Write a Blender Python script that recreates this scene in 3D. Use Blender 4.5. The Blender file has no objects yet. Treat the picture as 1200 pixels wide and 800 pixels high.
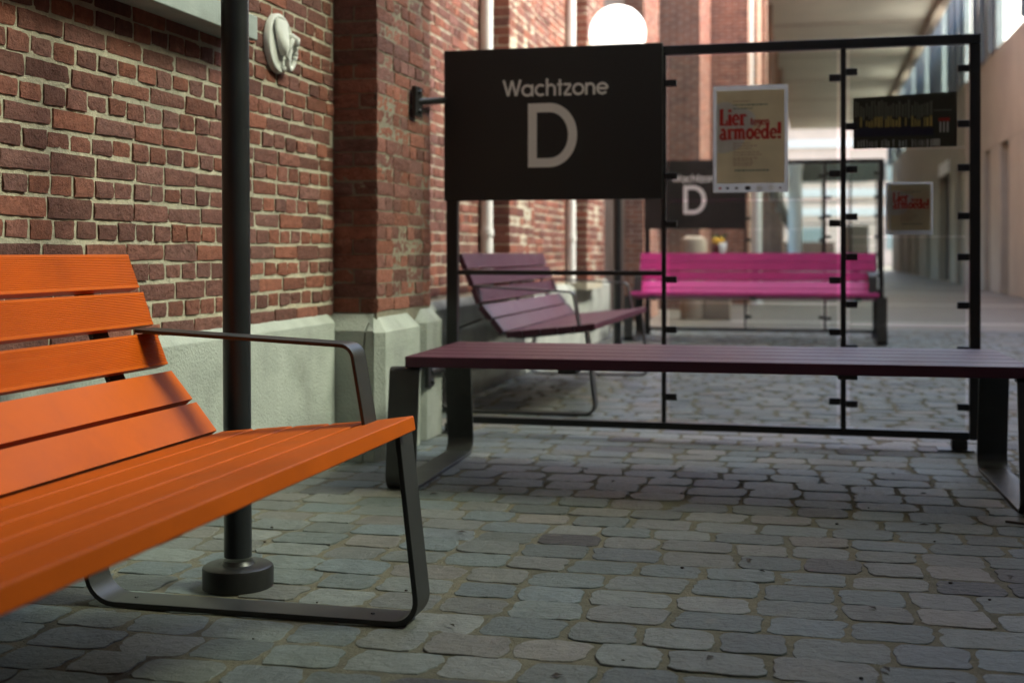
import bpy, bmesh, math, random
from mathutils import Vector, Matrix, noise
random.seed(7)
R = math.radians
C = bpy.context.scene.collection
scene = bpy.context.scene

# ------------------------------------------------------------------ materials
def nodes_of(name):
    m = bpy.data.materials.new(name); m.use_nodes = True
    nt = m.node_tree
    return m, nt, nt.nodes['Principled BSDF']
def N(nt, t, **k):
    n = nt.nodes.new(t)
    for a, b in k.items(): setattr(n, a, b)
    return n
def L(nt, a, b): nt.links.new(a, b)
def noise_tex(nt, scale, detail=4, rough=.55, coord='Object', stretch=None):
    tc = N(nt, 'ShaderNodeTexCoord'); n = N(nt, 'ShaderNodeTexNoise')
    n.inputs['Scale'].default_value = scale; n.inputs['Detail'].default_value = detail
    n.inputs['Roughness'].default_value = rough
    if stretch:
        mp = N(nt, 'ShaderNodeMapping'); mp.inputs['Scale'].default_value = stretch
        L(nt, tc.outputs[coord], mp.inputs['Vector']); L(nt, mp.outputs[0], n.inputs['Vector'])
    else: L(nt, tc.outputs[coord], n.inputs['Vector'])
    return n
def ramp(nt, fac, stops):
    r = N(nt, 'ShaderNodeValToRGB')
    e = r.color_ramp.elements
    while len(e) < len(stops): e.new(.5)
    for i, (p, c) in enumerate(stops):
        e[i].position = p; e[i].color = (*c, 1)
    L(nt, fac, r.inputs['Fac']); return r
def bump(nt, bs, fac, strength, dist):
    b = N(nt, 'ShaderNodeBump'); b.inputs['Strength'].default_value = strength
    b.inputs['Distance'].default_value = dist
    L(nt, fac, b.inputs['Height']); L(nt, b.outputs[0], bs.inputs['Normal']); return b
def mix_mul(nt, a, b, fac=1.0, mode='MULTIPLY'):
    m = N(nt, 'ShaderNodeMix', data_type='RGBA', blend_type=mode)
    if isinstance(fac, (int, float)): m.inputs[0].default_value = fac
    else: L(nt, fac, m.inputs[0])
    for s, v in ((6, a), (7, b)):
        if isinstance(v, tuple): m.inputs[s].default_value = (*v, 1)
        else: L(nt, v, m.inputs[s])
    return m.outputs[2]

def paint(name, col, rough=.4, var=.12, scale=9, bstr=.08, bdist=.001, spec=.5, metal=0, dirt=None):
    m, nt, bs = nodes_of(name)
    n = noise_tex(nt, scale, 5, .6)
    lo = tuple(c * (1 - var) for c in col); hi = tuple(min(1, c * (1 + var)) for c in col)
    r = ramp(nt, n.outputs['Fac'], [(.3, lo), (.7, hi)])
    out = r.outputs[0]
    if dirt:
        n3 = noise_tex(nt, 3.1, 8, .7)
        r3 = ramp(nt, n3.outputs['Fac'], [(.52, (0, 0, 0)), (.72, (1, 1, 1))])
        mm = N(nt, 'ShaderNodeMath', operation='MULTIPLY'); L(nt, r3.outputs[0], mm.inputs[0]); mm.inputs[1].default_value = .5
        out = mix_mul(nt, out, dirt, mm.outputs[0], 'MIX')
    L(nt, out, bs.inputs['Base Color'])
    n2 = noise_tex(nt, scale * 25, 3, .6)
    rr = N(nt, 'ShaderNodeMapRange'); L(nt, n.outputs['Fac'], rr.inputs[0])
    rr.inputs[3].default_value = rough * .8; rr.inputs[4].default_value = min(1, rough * 1.25)
    L(nt, rr.outputs[0], bs.inputs['Roughness'])
    bs.inputs['Specular IOR Level'].default_value = spec; bs.inputs['Metallic'].default_value = metal
    bump(nt, bs, n2.outputs['Fac'], bstr, bdist)
    return m

M = {}
M['orange'] = paint('orange_paint', (.52, .095, .004), .52, .10, 5, .10, .0006, .15, 0, (.36, .065, .006))
M['aubergine'] = paint('aubergine_paint', (.062, .013, .028), .42, .12, 5, .10, .0006, .4)
M['magenta'] = paint('magenta_paint', (.50, .045, .23), .42, .08, 5, .08, .0006, .4)
M['steel'] = paint('dark_steel', (.030, .031, .030), .42, .2, 14, .1, .0005)
M['black'] = paint('black_metal', (.012, .012, .012), .38, .2, 12, .08, .0005)
M['pole'] = paint('anthracite_pole', (.014, .016, .018), .33, .15, 10, .06, .0005)
M['sign'] = paint('sign_black', (.010, .010, .009), .45, .15, 4, .03, .0004)
M['letter'] = paint('white_letter', (.86, .87, .85), .5, .03, 9, .02)
M['concrete'] = paint('plinth_concrete', (.355, .378, .342), .88, .2, 4.5, .9, .005, .2, 0, (.19, .21, .165))
M['sill'] = paint('sill_concrete', (.36, .40, .38), .8, .14, 7, .5, .003, .25, 0, (.18, .2, .18))
M['plaster'] = paint('white_plaster', (.64, .65, .61), .7, .10, 14, .25, .002)
M['white'] = paint('white_paint', (.8, .8, .77), .45, .04, 6, .05)
M['globe'] = paint('opal_glass', (.86, .86, .84), .15, .01, 3, .0)
_b = M['globe'].node_tree.nodes['Principled BSDF']; _b.inputs['Emission Color'].default_value = (1, .96, .88, 1); _b.inputs['Emission Strength'].default_value = .22
M['beige'] = paint('beige_wall_panel', (.36, .325, .25), .7, .12, 1.2, .2, .002, .3)
M['ceiling'] = paint('ceiling_plaster', (.76, .73, .63), .8, .06, .8, .1)
M['beam'] = paint('pale_timber_beam', (.50, .41, .33), .6, .08, 3, .1)
M['fin'] = paint('bluegrey_steel', (.165, .205, .215), .4, .1, 3, .05)
M['door_dark'] = paint('dark_brown_door', (.030, .024, .018), .5, .2, 3, .2)
M['gate'] = paint('dark_gate_timber', (.030, .018, .014), .55, .25, 6, .3, .002)
M['roof'] = paint('shade_roof_underside', (.06, .06, .06), .8, .1, 1, .1)  # for the unseen roof added over the near benches
M['paper'] = paint('white_paper', (.58, .60, .66), .55, .03, 20, .02)
M['parch'] = paint('parchment_print', (.40, .33, .20), .55, .22, 9, .02)
M['pale'] = paint('pale_print', (.56, .58, .58), .55, .05, 12, .02)
M['red'] = paint('red_print', (.50, .025, .02), .5, .1, 20, .02)
M['greyred'] = paint('faint_red_print', (.38, .20, .14), .5, .1, 20, .02)
M['green_print'] = paint('dark_green_print', (.06, .14, .10), .5, .1, 20, .02)
M['darkpic'] = paint('dark_picture', (.035, .034, .024), .4, .3, 8, .02)
M['yellow'] = paint('yellow_print', (.42, .30, .05), .45, .2, 15, .02)
M['navy'] = paint('navy_print', (.012, .010, .035), .45, .2, 15, .02)
M['tan'] = paint('grey_olive_print', (.10, .10, .075), .45, .25, 15, .02)
M['petal'] = paint('yellow_petal', (.75, .45, .03), .5, .15, 20, .1)
M['vase'] = paint('dark_red_glaze', (.12, .012, .015), .3, .1, 10, .05)
M['stone'] = paint('grey_beige_stone', (.32, .26, .20), .8, .15, 5, .4, .004)
M['far_brick'] = paint('pale_far_brick', (.75, .58, .48), .85, .1, .7, .1)
M['far_glass'] = paint('far_window_glass', (.30, .36, .34), .15, .2, .4, .02)
M['brown'] = paint('brown_far_wall', (.10, .065, .05), .8, .2, 2, .2)
M['leaf'] = paint('leaf_green', (.06, .11, .03), .6, .4, 2, .1)
M['twig'] = paint('dry_twig', (.03, .022, .015), .8, .3, 30, .3)

def papermat(name, col, tr=.5):
    m = paint(name, col, .55, .06, 12, .02); nt = m.node_tree; bs = nt.nodes['Principled BSDF']
    o = [n for n in nt.nodes if n.type == 'OUTPUT_MATERIAL'][0]
    t = N(nt, 'ShaderNodeBsdfTranslucent'); mx = N(nt, 'ShaderNodeMixShader'); mx.inputs[0].default_value = tr
    L(nt, bs.inputs['Base Color'].links[0].from_socket, t.inputs[0])
    L(nt, bs.outputs[0], mx.inputs[1]); L(nt, t.outputs[0], mx.inputs[2]); L(nt, mx.outputs[0], o.inputs[0])
    return m
M['paper'] = papermat('white_paper', (.82, .83, .86), .6); M['parch'] = papermat('parchment_print', (.84, .77, .60), .6); M['pale'] = papermat('pale_print', (.80, .81, .80))
M['darkpic'] = papermat('dark_picture', (.06, .058, .04), .3); M['yellow'] = papermat('yellow_print', (.85, .66, .22), .4)
M['tan'] = papermat('grey_olive_print', (.27, .27, .21), .4)
def attr_mat(name, rough, nscale, bstr, bdist, amount=.35, spec=.3, fleck=None):
    m, nt, bs = nodes_of(name)
    a = N(nt, 'ShaderNodeAttribute', attribute_name='Col')
    n = noise_tex(nt, nscale, 8, .68)
    g = ramp(nt, n.outputs['Fac'], [(.25, (1 - amount,) * 3), (.75, (1 + amount,) * 3)])
    col = mix_mul(nt, a.outputs['Color'], g.outputs[0])
    if fleck:
        n2 = noise_tex(nt, fleck[0], 6, .75)
        r2 = ramp(nt, n2.outputs['Fac'], [(fleck[2], (0, 0, 0)), (fleck[2] + .07, (1, 1, 1))])
        mm = N(nt, 'ShaderNodeMath', operation='MULTIPLY'); L(nt, r2.outputs[0], mm.inputs[0]); mm.inputs[1].default_value = fleck[3]
        col = mix_mul(nt, col, fleck[1], mm.outputs[0], 'MIX')
    L(nt, col, bs.inputs['Base Color'])
    rr = N(nt, 'ShaderNodeMapRange'); L(nt, n.outputs['Fac'], rr.inputs[0])
    rr.inputs[3].default_value = rough * .75; rr.inputs[4].default_value = min(1, rough * 1.25)
    L(nt, rr.outputs[0], bs.inputs['Roughness'])
    bs.inputs['Specular IOR Level'].default_value = spec
    nb = noise_tex(nt, nscale * 2.2, 8, .7)
    bump(nt, bs, nb.outputs['Fac'], bstr, bdist)
    return m
M['brick'] = attr_mat('brick', .88, 38, 1.0, .013, .38, .2, (60, (.46, .42, .35), .67, .5))
M['cobble'] = attr_mat('cobble', .44, 19, 1.0, .011, .36, .45, (11, (.17, .155, .12), .60, .5))

def mortar(name, col):
    m, nt, bs = nodes_of(name)
    n = noise_tex(nt, 30, 8, .7)
    r = ramp(nt, n.outputs['Fac'], [(.3, tuple(c * .72 for c in col)), (.7, tuple(c * 1.15 for c in col))])
    n2 = noise_tex(nt, 2.3, 6, .6)
    r2 = ramp(nt, n2.outputs['Fac'], [(.35, (.8, .82, .8)), (.65, (1.1, 1.08, 1.0))])
    L(nt, mix_mul(nt, r.outputs[0], r2.outputs[0]), bs.inputs['Base Color'])
    bs.inputs['Roughness'].default_value = .95; bs.inputs['Specular IOR Level'].default_value = .15
    nb = noise_tex(nt, 110, 6, .7)
    bump(nt, bs, nb.outputs['Fac'], 1.0, .009)
    return m
M['mortar'] = mortar('lime_mortar', (.58, .53, .43))
M['joint'] = mortar('sand_joint', (.185, .172, .135))
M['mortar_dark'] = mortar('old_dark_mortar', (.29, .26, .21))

def slab_mat():
    m, nt, bs = nodes_of('smooth_paving')
    tc = N(nt, 'ShaderNodeTexCoord')
    b = N(nt, 'ShaderNodeTexBrick'); L(nt, tc.outputs['Object'], b.inputs['Vector'])
    b.inputs['Color1'].default_value = (.19, .17, .135, 1); b.inputs['Color2'].default_value = (.155, .14, .11, 1)
    b.inputs['Mortar'].default_value = (.10, .09, .07, 1); b.inputs['Scale'].default_value = 1
    b.inputs['Brick Width'].default_value = .6; b.inputs['Row Height'].default_value = .3; b.inputs['Mortar Size'].default_value = .008
    n = noise_tex(nt, 2.5, 8, .65)
    r = ramp(nt, n.outputs['Fac'], [(.3, (.75, .75, .75)), (.7, (1.15, 1.15, 1.15))])
    L(nt, mix_mul(nt, b.outputs['Color'], r.outputs[0]), bs.inputs['Base Color'])
    bs.inputs['Roughness'].default_value = .42
    bump(nt, bs, n.outputs['Fac'], .15, .003)
    return m
M['slab'] = slab_mat()
def brick_flat():
    m, nt, bs = nodes_of('brick_courses')
    tc = N(nt, 'ShaderNodeTexCoord'); mp = N(nt, 'ShaderNodeMapping')
    sx = N(nt, 'ShaderNodeSeparateXYZ'); L(nt, tc.outputs['Object'], sx.inputs[0])
    ad = N(nt, 'ShaderNodeMath', operation='ADD'); L(nt, sx.outputs[0], ad.inputs[0]); L(nt, sx.outputs[1], ad.inputs[1])
    cb = N(nt, 'ShaderNodeCombineXYZ'); L(nt, ad.outputs[0], cb.inputs[0]); L(nt, sx.outputs[2], cb.inputs[1])
    b = N(nt, 'ShaderNodeTexBrick'); L(nt, cb.outputs[0], b.inputs['Vector'])
    b.inputs['Color1'].default_value = (.33, .14, .085, 1); b.inputs['Color2'].default_value = (.20, .09, .065, 1)
    b.inputs['Mortar'].default_value = (.45, .38, .29, 1); b.inputs['Scale'].default_value = 1
    b.inputs['Brick Width'].default_value = .2; b.inputs['Row Height'].default_value = .0567; b.inputs['Mortar Size'].default_value = .006
    n = noise_tex(nt, 6, 8, .65)
    r = ramp(nt, n.outputs['Fac'], [(.3, (.7, .7, .7)), (.7, (1.25, 1.25, 1.25))])
    L(nt, mix_mul(nt, b.outputs['Color'], r.outputs[0]), bs.inputs['Base Color'])
    bs.inputs['Roughness'].default_value = .9
    inv = N(nt, 'ShaderNodeMath', operation='SUBTRACT'); inv.inputs[0].default_value = 1; L(nt, b.outputs['Fac'], inv.inputs[1])
    bump(nt, bs, inv.outputs[0], .6, .006)
    return m
M['brickflat'] = brick_flat()
def glass(nm='clear_glass', tint=(.90, .93, .91)):
    m = bpy.data.materials.new(nm); m.use_nodes = True; nt = m.node_tree; nt.nodes.clear()
    o = N(nt, 'ShaderNodeOutputMaterial'); t = N(nt, 'ShaderNodeBsdfTransparent'); g = N(nt, 'ShaderNodeBsdfGlossy')
    t.inputs[0].default_value = (*tint, 1); g.inputs['Roughness'].default_value = .02
    f = N(nt, 'ShaderNodeFresnel'); ge = N(nt, 'ShaderNodeNewGeometry'); ior = N(nt, 'ShaderNodeMapRange')
    L(nt, ge.outputs['Backfacing'], ior.inputs[0]); ior.inputs[3].default_value = 1.45; ior.inputs[4].default_value = 1 / 1.45
    L(nt, ior.outputs[0], f.inputs[0])
    n = noise_tex(nt, 2.2, 6, .6)
    a = N(nt, 'ShaderNodeMapRange'); L(nt, n.outputs['Fac'], a.inputs[0]); a.inputs[1].default_value = .4; a.inputs[2].default_value = .8
    a.inputs[3].default_value = .0; a.inputs[4].default_value = .009
    d = N(nt, 'ShaderNodeBsdfDiffuse'); d.inputs[0].default_value = (.5, .52, .48, 1)
    ms = N(nt, 'ShaderNodeMixShader'); L(nt, f.outputs[0], ms.inputs[0]); L(nt, t.outputs[0], ms.inputs[1]); L(nt, g.outputs[0], ms.inputs[2])
    m2 = N(nt, 'ShaderNodeMixShader'); L(nt, a.outputs[0], m2.inputs[0]); L(nt, ms.outputs[0], m2.inputs[1]); L(nt, d.outputs[0], m2.inputs[2])
    L(nt, m2.outputs[0], o.inputs[0])
    return m
M['glass'] = glass()
M['dimming'] = glass('dimming_glass', (.48, .515, .475))   # made-up tint to dim near sun; two faces: about a third of light passes

def frosted():
    m = bpy.data.materials.new('frosted_glass'); m.use_nodes = True; nt = m.node_tree; nt.nodes.clear()
    o = N(nt, 'ShaderNodeOutputMaterial'); t = N(nt, 'ShaderNodeBsdfTransparent'); g = N(nt, 'ShaderNodeBsdfTranslucent')
    n = noise_tex(nt, 1.3, 4, .5); r = ramp(nt, n.outputs['Fac'], [(.3, (.80, .83, .80)), (.7, (.88, .90, .88))]); L(nt, r.outputs[0], g.inputs[0])
    ms = N(nt, 'ShaderNodeMixShader'); ms.inputs[0].default_value = .85; L(nt, t.outputs[0], ms.inputs[1]); L(nt, g.outputs[0], ms.inputs[2])
    L(nt, ms.outputs[0], o.inputs[0]); return m
M['frosted'] = frosted()
# ------------------------------------------------------------------ geometry
class MB:
    def __init__(s): s.v = []; s.f = []; s.mi = []; s.col = []
    def add(s, vs, fs, mi=0, col=None):
        b = len(s.v); s.v += [tuple(p) for p in vs]
        for f in fs:
            s.f.append(tuple(b + i for i in f)); s.mi.append(mi); s.col.append(col)
        return b
    def box(s, x0, x1, y0, y1, z0, z1, mi=0, col=None):
        vs = [(x, y, z) for z in (z0, z1) for y in (y0, y1) for x in (x0, x1)]
        s.add(vs, [(0, 2, 3, 1), (4, 5, 7, 6), (0, 1, 5, 4), (2, 6, 7, 3), (0, 4, 6, 2), (1, 3, 7, 5)], mi, col)
    def prism(s, prof, a0, a1, axis='y', mi=0, col=None):
        """closed 2-D profile extruded along an axis; profile (x,z) for y, (y,z) for x, (x,y) for z"""
        def P(p, a):
            return (p[0], a, p[1]) if axis == 'y' else ((a, p[0], p[1]) if axis == 'x' else (p[0], p[1], a))
        n = len(prof)
        vs = [P(p, a0) for p in prof] + [P(p, a1) for p in prof]
        fs = [(i, (i + 1) % n, n + (i + 1) % n, n + i) for i in range(n)] + [tuple(range(n))[::-1], tuple(range(n, 2 * n))]
        s.add(vs, fs, mi, col)
    def lathe(s, prof, cx, cy, n=40, mi=0):
        b = len(s.v)
        for r, z in prof:
            for k in range(n):
                a = 2 * math.pi * k / n; s.v.append((cx + r * math.cos(a), cy + r * math.sin(a), z))
        for j in range(len(prof) - 1):
            for k in range(n):
                k2 = (k + 1) % n
                s.f.append((b + j * n + k, b + j * n + k2, b + (j + 1) * n + k2, b + (j + 1) * n + k)); s.mi.append(mi); s.col.append(None)
        for j, rev in ((0, True), (len(prof) - 1, False)):
            if prof[j][0] > 1e-4:
                t = [b + j * n + k for k in range(n)]
                s.f.append(tuple(t[::-1] if rev else t)); s.mi.append(mi); s.col.append(None)
    def tube(s, pts, r, n=10, mi=0):
        pts = [Vector(p) for p in pts]; b = len(s.v); rad = r if isinstance(r, list) else [r] * len(pts)
        up = Vector((0, 0, 1))
        for i, p in enumerate(pts):
            t = (pts[min(i + 1, len(pts) - 1)] - pts[max(i - 1, 0)]).normalized()
            u = t.cross(up if abs(t.dot(up)) < .95 else Vector((1, 0, 0))).normalized(); w = t.cross(u)
            for k in range(n):
                a = 2 * math.pi * k / n; s.v.append(tuple(p + (u * math.cos(a) + w * math.sin(a)) * rad[i]))
        for i in range(len(pts) - 1):
            for k in range(n):
                k2 = (k + 1) % n
                s.f.append((b + i * n + k, b + i * n + k2, b + (i + 1) * n + k2, b + (i + 1) * n + k)); s.mi.append(mi); s.col.append(None)
        s.f.append(tuple(b + k for k in range(n))[::-1]); s.f.append(tuple(b + (len(pts) - 1) * n + k for k in range(n)))
        s.mi += [mi, mi]; s.col += [None, None]
    def sphere(s, c, r, n=24, m=14, mi=0, sc=(1, 1, 1)):
        prof = [(max(r * math.sin(math.pi * j / m), 1e-5), -r * math.cos(math.pi * j / m)) for j in range(m + 1)]
        b = len(s.v); s.lathe(prof, 0, 0, n, mi)
        for i in range(b, len(s.v)):
            p = s.v[i]; s.v[i] = (c[0] + p[0] * sc[0], c[1] + p[1] * sc[1], c[2] + p[2] * sc[2])
    def build(s, name, mats, parent=None, bevel=0, smooth=False, seg=2, loc=None):
        me = bpy.data.meshes.new(name); me.from_pydata(s.v, [], s.f)
        for m in (mats if isinstance(mats, list) else [mats]): me.materials.append(m)
        me.polygons.foreach_set('material_index', s.mi)
        if any(c is not None for c in s.col):
            at = me.color_attributes.new('Col', 'FLOAT_COLOR', 'CORNER'); i = 0
            for f, c in zip(s.f, s.col):
                cc = (*(c or (.5, .5, .5)), 1)
                for _ in f: at.data[i].color = cc; i += 1
        bm = bmesh.new(); bm.from_mesh(me); bmesh.ops.recalc_face_normals(bm, faces=bm.faces); bm.to_mesh(me); bm.free()
        if smooth:
            me.polygons.foreach_set('use_smooth', [True] * len(me.polygons))
            if smooth is not True: me.set_sharp_from_angle(angle=R(smooth))
        o = bpy.data.objects.new(name, me); C.objects.link(o)
        if parent: o.parent = parent
        if loc: o.location = loc
        if bevel:
            b = o.modifiers.new('bevel', 'BEVEL'); b.width = bevel; b.segments = seg; b.limit_method = 'ANGLE'; b.angle_limit = R(35)
            b.harden_normals = True; me.polygons.foreach_set('use_smooth', [True] * len(me.polygons)); me.set_sharp_from_angle(angle=R(180))
        return o
def tag(o, label=None, cat=None, group=None, kind=None):
    if label: o['label'] = label
    if cat: o['category'] = cat
    if group: o['group'] = group
    if kind: o['kind'] = kind
    return o
def thing(name, label, cat, loc=(0, 0, 0), rz=0, group=None):
    o = bpy.data.objects.new(name, None); C.objects.link(o)
    o.location = loc; o.rotation_euler = (0, 0, rz); o.empty_display_size = .1
    return tag(o, label, cat, group)
def copy_tree(o, parent=None):
    c = o.copy(); C.objects.link(c); c.parent = parent
    for ch in list(o.children): copy_tree(ch, c)
    return c

def rounded(pts, r, n=7):
    """open 2-D polyline with rounded inner corners"""
    out = [Vector(pts[0])]
    for i in range(1, len(pts) - 1):
        p = Vector(pts[i]); rr = r[i - 1] if isinstance(r, list) else r
        a = (Vector(pts[i - 1]) - p); b = (Vector(pts[i + 1]) - p)
        a.normalize(); b.normalize()
        ang = a.angle(b); t = rr / math.tan(ang / 2)
        p0 = p + a * t; p1 = p + b * t; cen = p + (a + b).normalized() * (rr / math.sin(ang / 2))
        v0 = p0 - cen; v1 = p1 - cen; tot = v0.angle(v1)
        sgn = 1 if v0.x * v1.y - v0.y * v1.x > 0 else -1
        for k in range(n + 1):
            th = sgn * tot * k / n; cs, sn = math.cos(th), math.sin(th)
            out.append(cen + Vector((v0.x * cs - v0.y * sn, v0.x * sn + v0.y * cs)))
    out.append(Vector(pts[-1])); return out
def thick(pl, t):
    """closed profile of a polyline with thickness t to its left side"""
    n = len(pl); off = []
    for i in range(n):
        d0 = (pl[i] - pl[i - 1]).normalized() if i else None
        d1 = (pl[i + 1] - pl[i]).normalized() if i < n - 1 else None
        d0 = d0 or d1; d1 = d1 or d0
        n0 = Vector((-d0.y, d0.x)); n1 = Vector((-d1.y, d1.x)); m = (n0 + n1).normalized()
        off.append(pl[i] + m * (t / max(.3, m.dot(n0))))
    return [tuple(p) for p in pl] + [tuple(p) for p in reversed(off)]
def bar_prism(mb, pl, t, a0, a1, axis='y'):
    """flat bar swept along polyline: quads only so rounded bends shade well"""
    c = thick(pl, t); n = len(pl)
    A = c[:n]; B = list(reversed(c[n:]))
    def P(p, a): return (p[0], a, p[1]) if axis == 'y' else (a, p[0], p[1])
    vs = [P(p, a0) for p in A] + [P(p, a0) for p in B] + [P(p, a1) for p in A] + [P(p, a1) for p in B]
    fs = []
    for i in range(n - 1):
        fs += [(i, i + 1, n + i + 1, n + i), (2 * n + i, 3 * n + i, 3 * n + i + 1, 2 * n + i + 1),
               (i, 2 * n + i, 2 * n + i + 1, i + 1), (n + i, n + i + 1, 3 * n + i + 1, 3 * n + i)]
    fs += [(0, n, 3 * n, 2 * n), (n - 1, 3 * n - 1, 4 * n - 1, 2 * n - 1)]
    mb.add(vs, fs)

# ------------------------------------------------------------------ benches
def slat_profile(p0, p1, t, ribs=0, depth=.0013):
    """slat between two face edges; t towards the back. p0->p1, back on the left"""
    p0, p1 = Vector(p0), Vector(p1); d = (p1 - p0); ln = d.length; d.normalize(); nb = Vector((-d.y, d.x))
    out = []
    if ribs:
        out.append(p0); m = .006
        w = (ln - 2 * m) / ribs
        for k in range(ribs):
            s = m + k * w
            out += [p0 + d * (s + w * .06), p0 + d * (s + w * .30) + nb * depth, p0 + d * (s + w * .58) + nb * depth, p0 + d * (s + w * .82)]
        out.append(p1)
    else: out = [p0, p1]
    return [tuple(p) for p in out] + [tuple(p1 + nb * t), tuple(p0 + nb * t)]
BACK = [((-.308, .796), (-.279, .721)), ((-.270, .711), (-.244, .638)), ((-.236, .621), (-.208, .550)),
        ((-.200, .535), (-.148, .473)), ((-.139, .466), (-.089, .404))]
SEAT = [(-.082, .402), (.003, .411), (.096, .420), (.182, .428), (.265, .436), (.375, .451)]
def make_bench(paintm, name, label, cat, loc, rz, group, short=1.0):
    t = thing(name, label, cat, loc, rz, group)
    mb = MB()
    for i in range(5):
        a, b = SEAT[i], SEAT[i + 1]
        g = .0035
        pr = slat_profile((b[0] - g, b[1]), (a[0] + g, a[1]), .032)
        mb.prism(pr, -short, short)
    mb.build('seat', paintm, t, .0035)
    mb = MB()
    for i, (a, b) in enumerate(BACK):
        # the face is on the front (+x): go bottom->top so the left side is the back
        mb.prism(slat_profile(b, a, .028, 18 if i < 3 else 0), -short, short)
    mb.build('backrest', paintm, t, .0012, seg=1)
    e = short
    for sgn in (1, -1):
        y0, y1 = sorted((sgn * (e - .02), sgn * (e + .068)))
        mb = MB()
        pl = rounded([(.345, .414), (.393, 0), (-.428, 0), (-.335, .42), (-.19, .475)][::-1], [.05, .075, .055][::1], 8)
        bar_prism(mb, pl, .012, y0, y1)
        for xx in (.27, -.30):   # fixing bolts on the foot bar
            mb.lathe([(.006, .0125), (.005, .0155), (.0, .0158)], xx, (y0 + y1) / 2, 8)
        mb.build('leg', M['steel'], t, .0018)
        y0, y1 = sorted((sgn * (e - .086), sgn * (e - .012)))
        mb = MB()
        pl = rounded([(-.243, .632), (.262, .607), (.292, .436)], [.035], 8)
        bar_prism(mb, pl, -.008, y0, y1)
        mb.build('armrest', M['steel'], t, .0015)
    # bearer bars under the seat and behind the backrest slats
    for yy in (-.84 * e, 0, .84 * e):
        mb = MB(); pl = rounded([(.34, .413), (-.07, .365), (-.135, .40), (-.238, .52), (-.345, .785)], [.2, .1, .3], 5)
        bar_prism(mb, pl, .010, yy - .03, yy + .03)
        mb.build('bearer', M['steel'], t)
    return t
GB = 'slatted benches with backrest and armrests'
make_bench(M['orange'], 'bench', 'bright orange slatted bench with ribbed backrest beside the black lamp post', 'bench', (-1.2, 1.59, 0), 0, GB)
make_bench(M['aubergine'], 'bench', 'dark purple bench with backrest and armrests along the wall, behind the glass partition', 'bench', (-1.41, 7.16, 0), 0, GB)
make_bench(M['magenta'], 'bench', 'magenta pink bench with backrest, facing the camera in front of the far partition', 'bench', (-.50, 11.69, 0), R(-90), GB, 1.075)

t = thing('bench', 'backless aubergine slatted bench with wide black loop legs in front of the partition', 'bench', (-.345, 4.46, 0), R(1.6))
mb = MB()
w = .74 / 5
for k in range(5):
    mb.box(-1.0, 1.0, -.37 + k * w + .006, -.37 + (k + 1) * w - .006, .413, .450)
mb.build('seat', M['aubergine'], t, .004)
for sgn in (1, -1):
    x0, x1 = sorted((sgn * (1 - .045), sgn * (1 + .06)))
    mb = MB()
    pl = rounded([(-.30, .411), (-.345, .411), (-.40, 0), (.46, 0), (.40, .411), (.35, .411)], [.02, .05, .06, .02], 8)
    bar_prism(mb, pl, .012, x0, x1, 'x')
    mb.build('leg', M['steel'], t, .0018)
mb = MB()
for xx in (-.45, .45): mb.box(xx - .03, xx + .03, -.34, .34, .398, .4125)
mb.box(-.95, .95, -.02, .02, .385, .3975)
mb.build('support_frame', M['steel'], t, .002)

# ------------------------------------------------------------------ lettering
def arc(cx, cy, rx, ry, a0, a1, n=18):
    return [(cx + rx * math.cos(R(a0 + (a1 - a0) * i / n)), cy + ry * math.sin(R(a0 + (a1 - a0) * i / n))) for i in range(n + 1)]
X = .70  # x-height of the round sans
r_ = X / 2 - .055
GL = {
 'W': (1.12, [[(.05, 1), (.32, .05)], [(.32, .05), (.56, .95)], [(.56, .95), (.80, .05)], [(.80, .05), (1.07, 1)]]),
 'a': (.80, [arc(.37, X / 2, r_, r_, 0, 360), [(.37 + r_, X), (.37 + r_, 0)]]),
 'c': (.66, [arc(.37, X / 2, r_, r_, 48, 312)]),
 'h': (.68, [[(.10, 1.02), (.10, 0)], arc(.33, X - .30, .23, .245, 180, 0) + [(.56, 0)]]),
 't': (.38, [[(.19, .95), (.19, 0)], [(.02, X - .05), (.36, X - .05)]]),
 'z': (.54, [[(.04, X - .05), (.47, X - .05)], [(.46, X - .07), (.07, .07)], [(.05, .055), (.50, .055)]]),
 'o': (.74, [arc(.37, X / 2, r_, r_, 0, 360)]),
 'n': (.68, [[(.10, X), (.10, 0)], arc(.33, X - .30, .23, .245, 180, 0) + [(.56, 0)]]),
 'e': (.72, [[(.08, X / 2), (.37 + r_, X / 2)], arc(.37, X / 2, r_, r_, 0, 318)]),
 'D': (.80, [[(.075, .925), (.30, .925)] + arc(.34, .5, .36, .425, 90, -90, 26) + [(.30, .075), (.075, .075), (.075, .925)]]),
}
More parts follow.
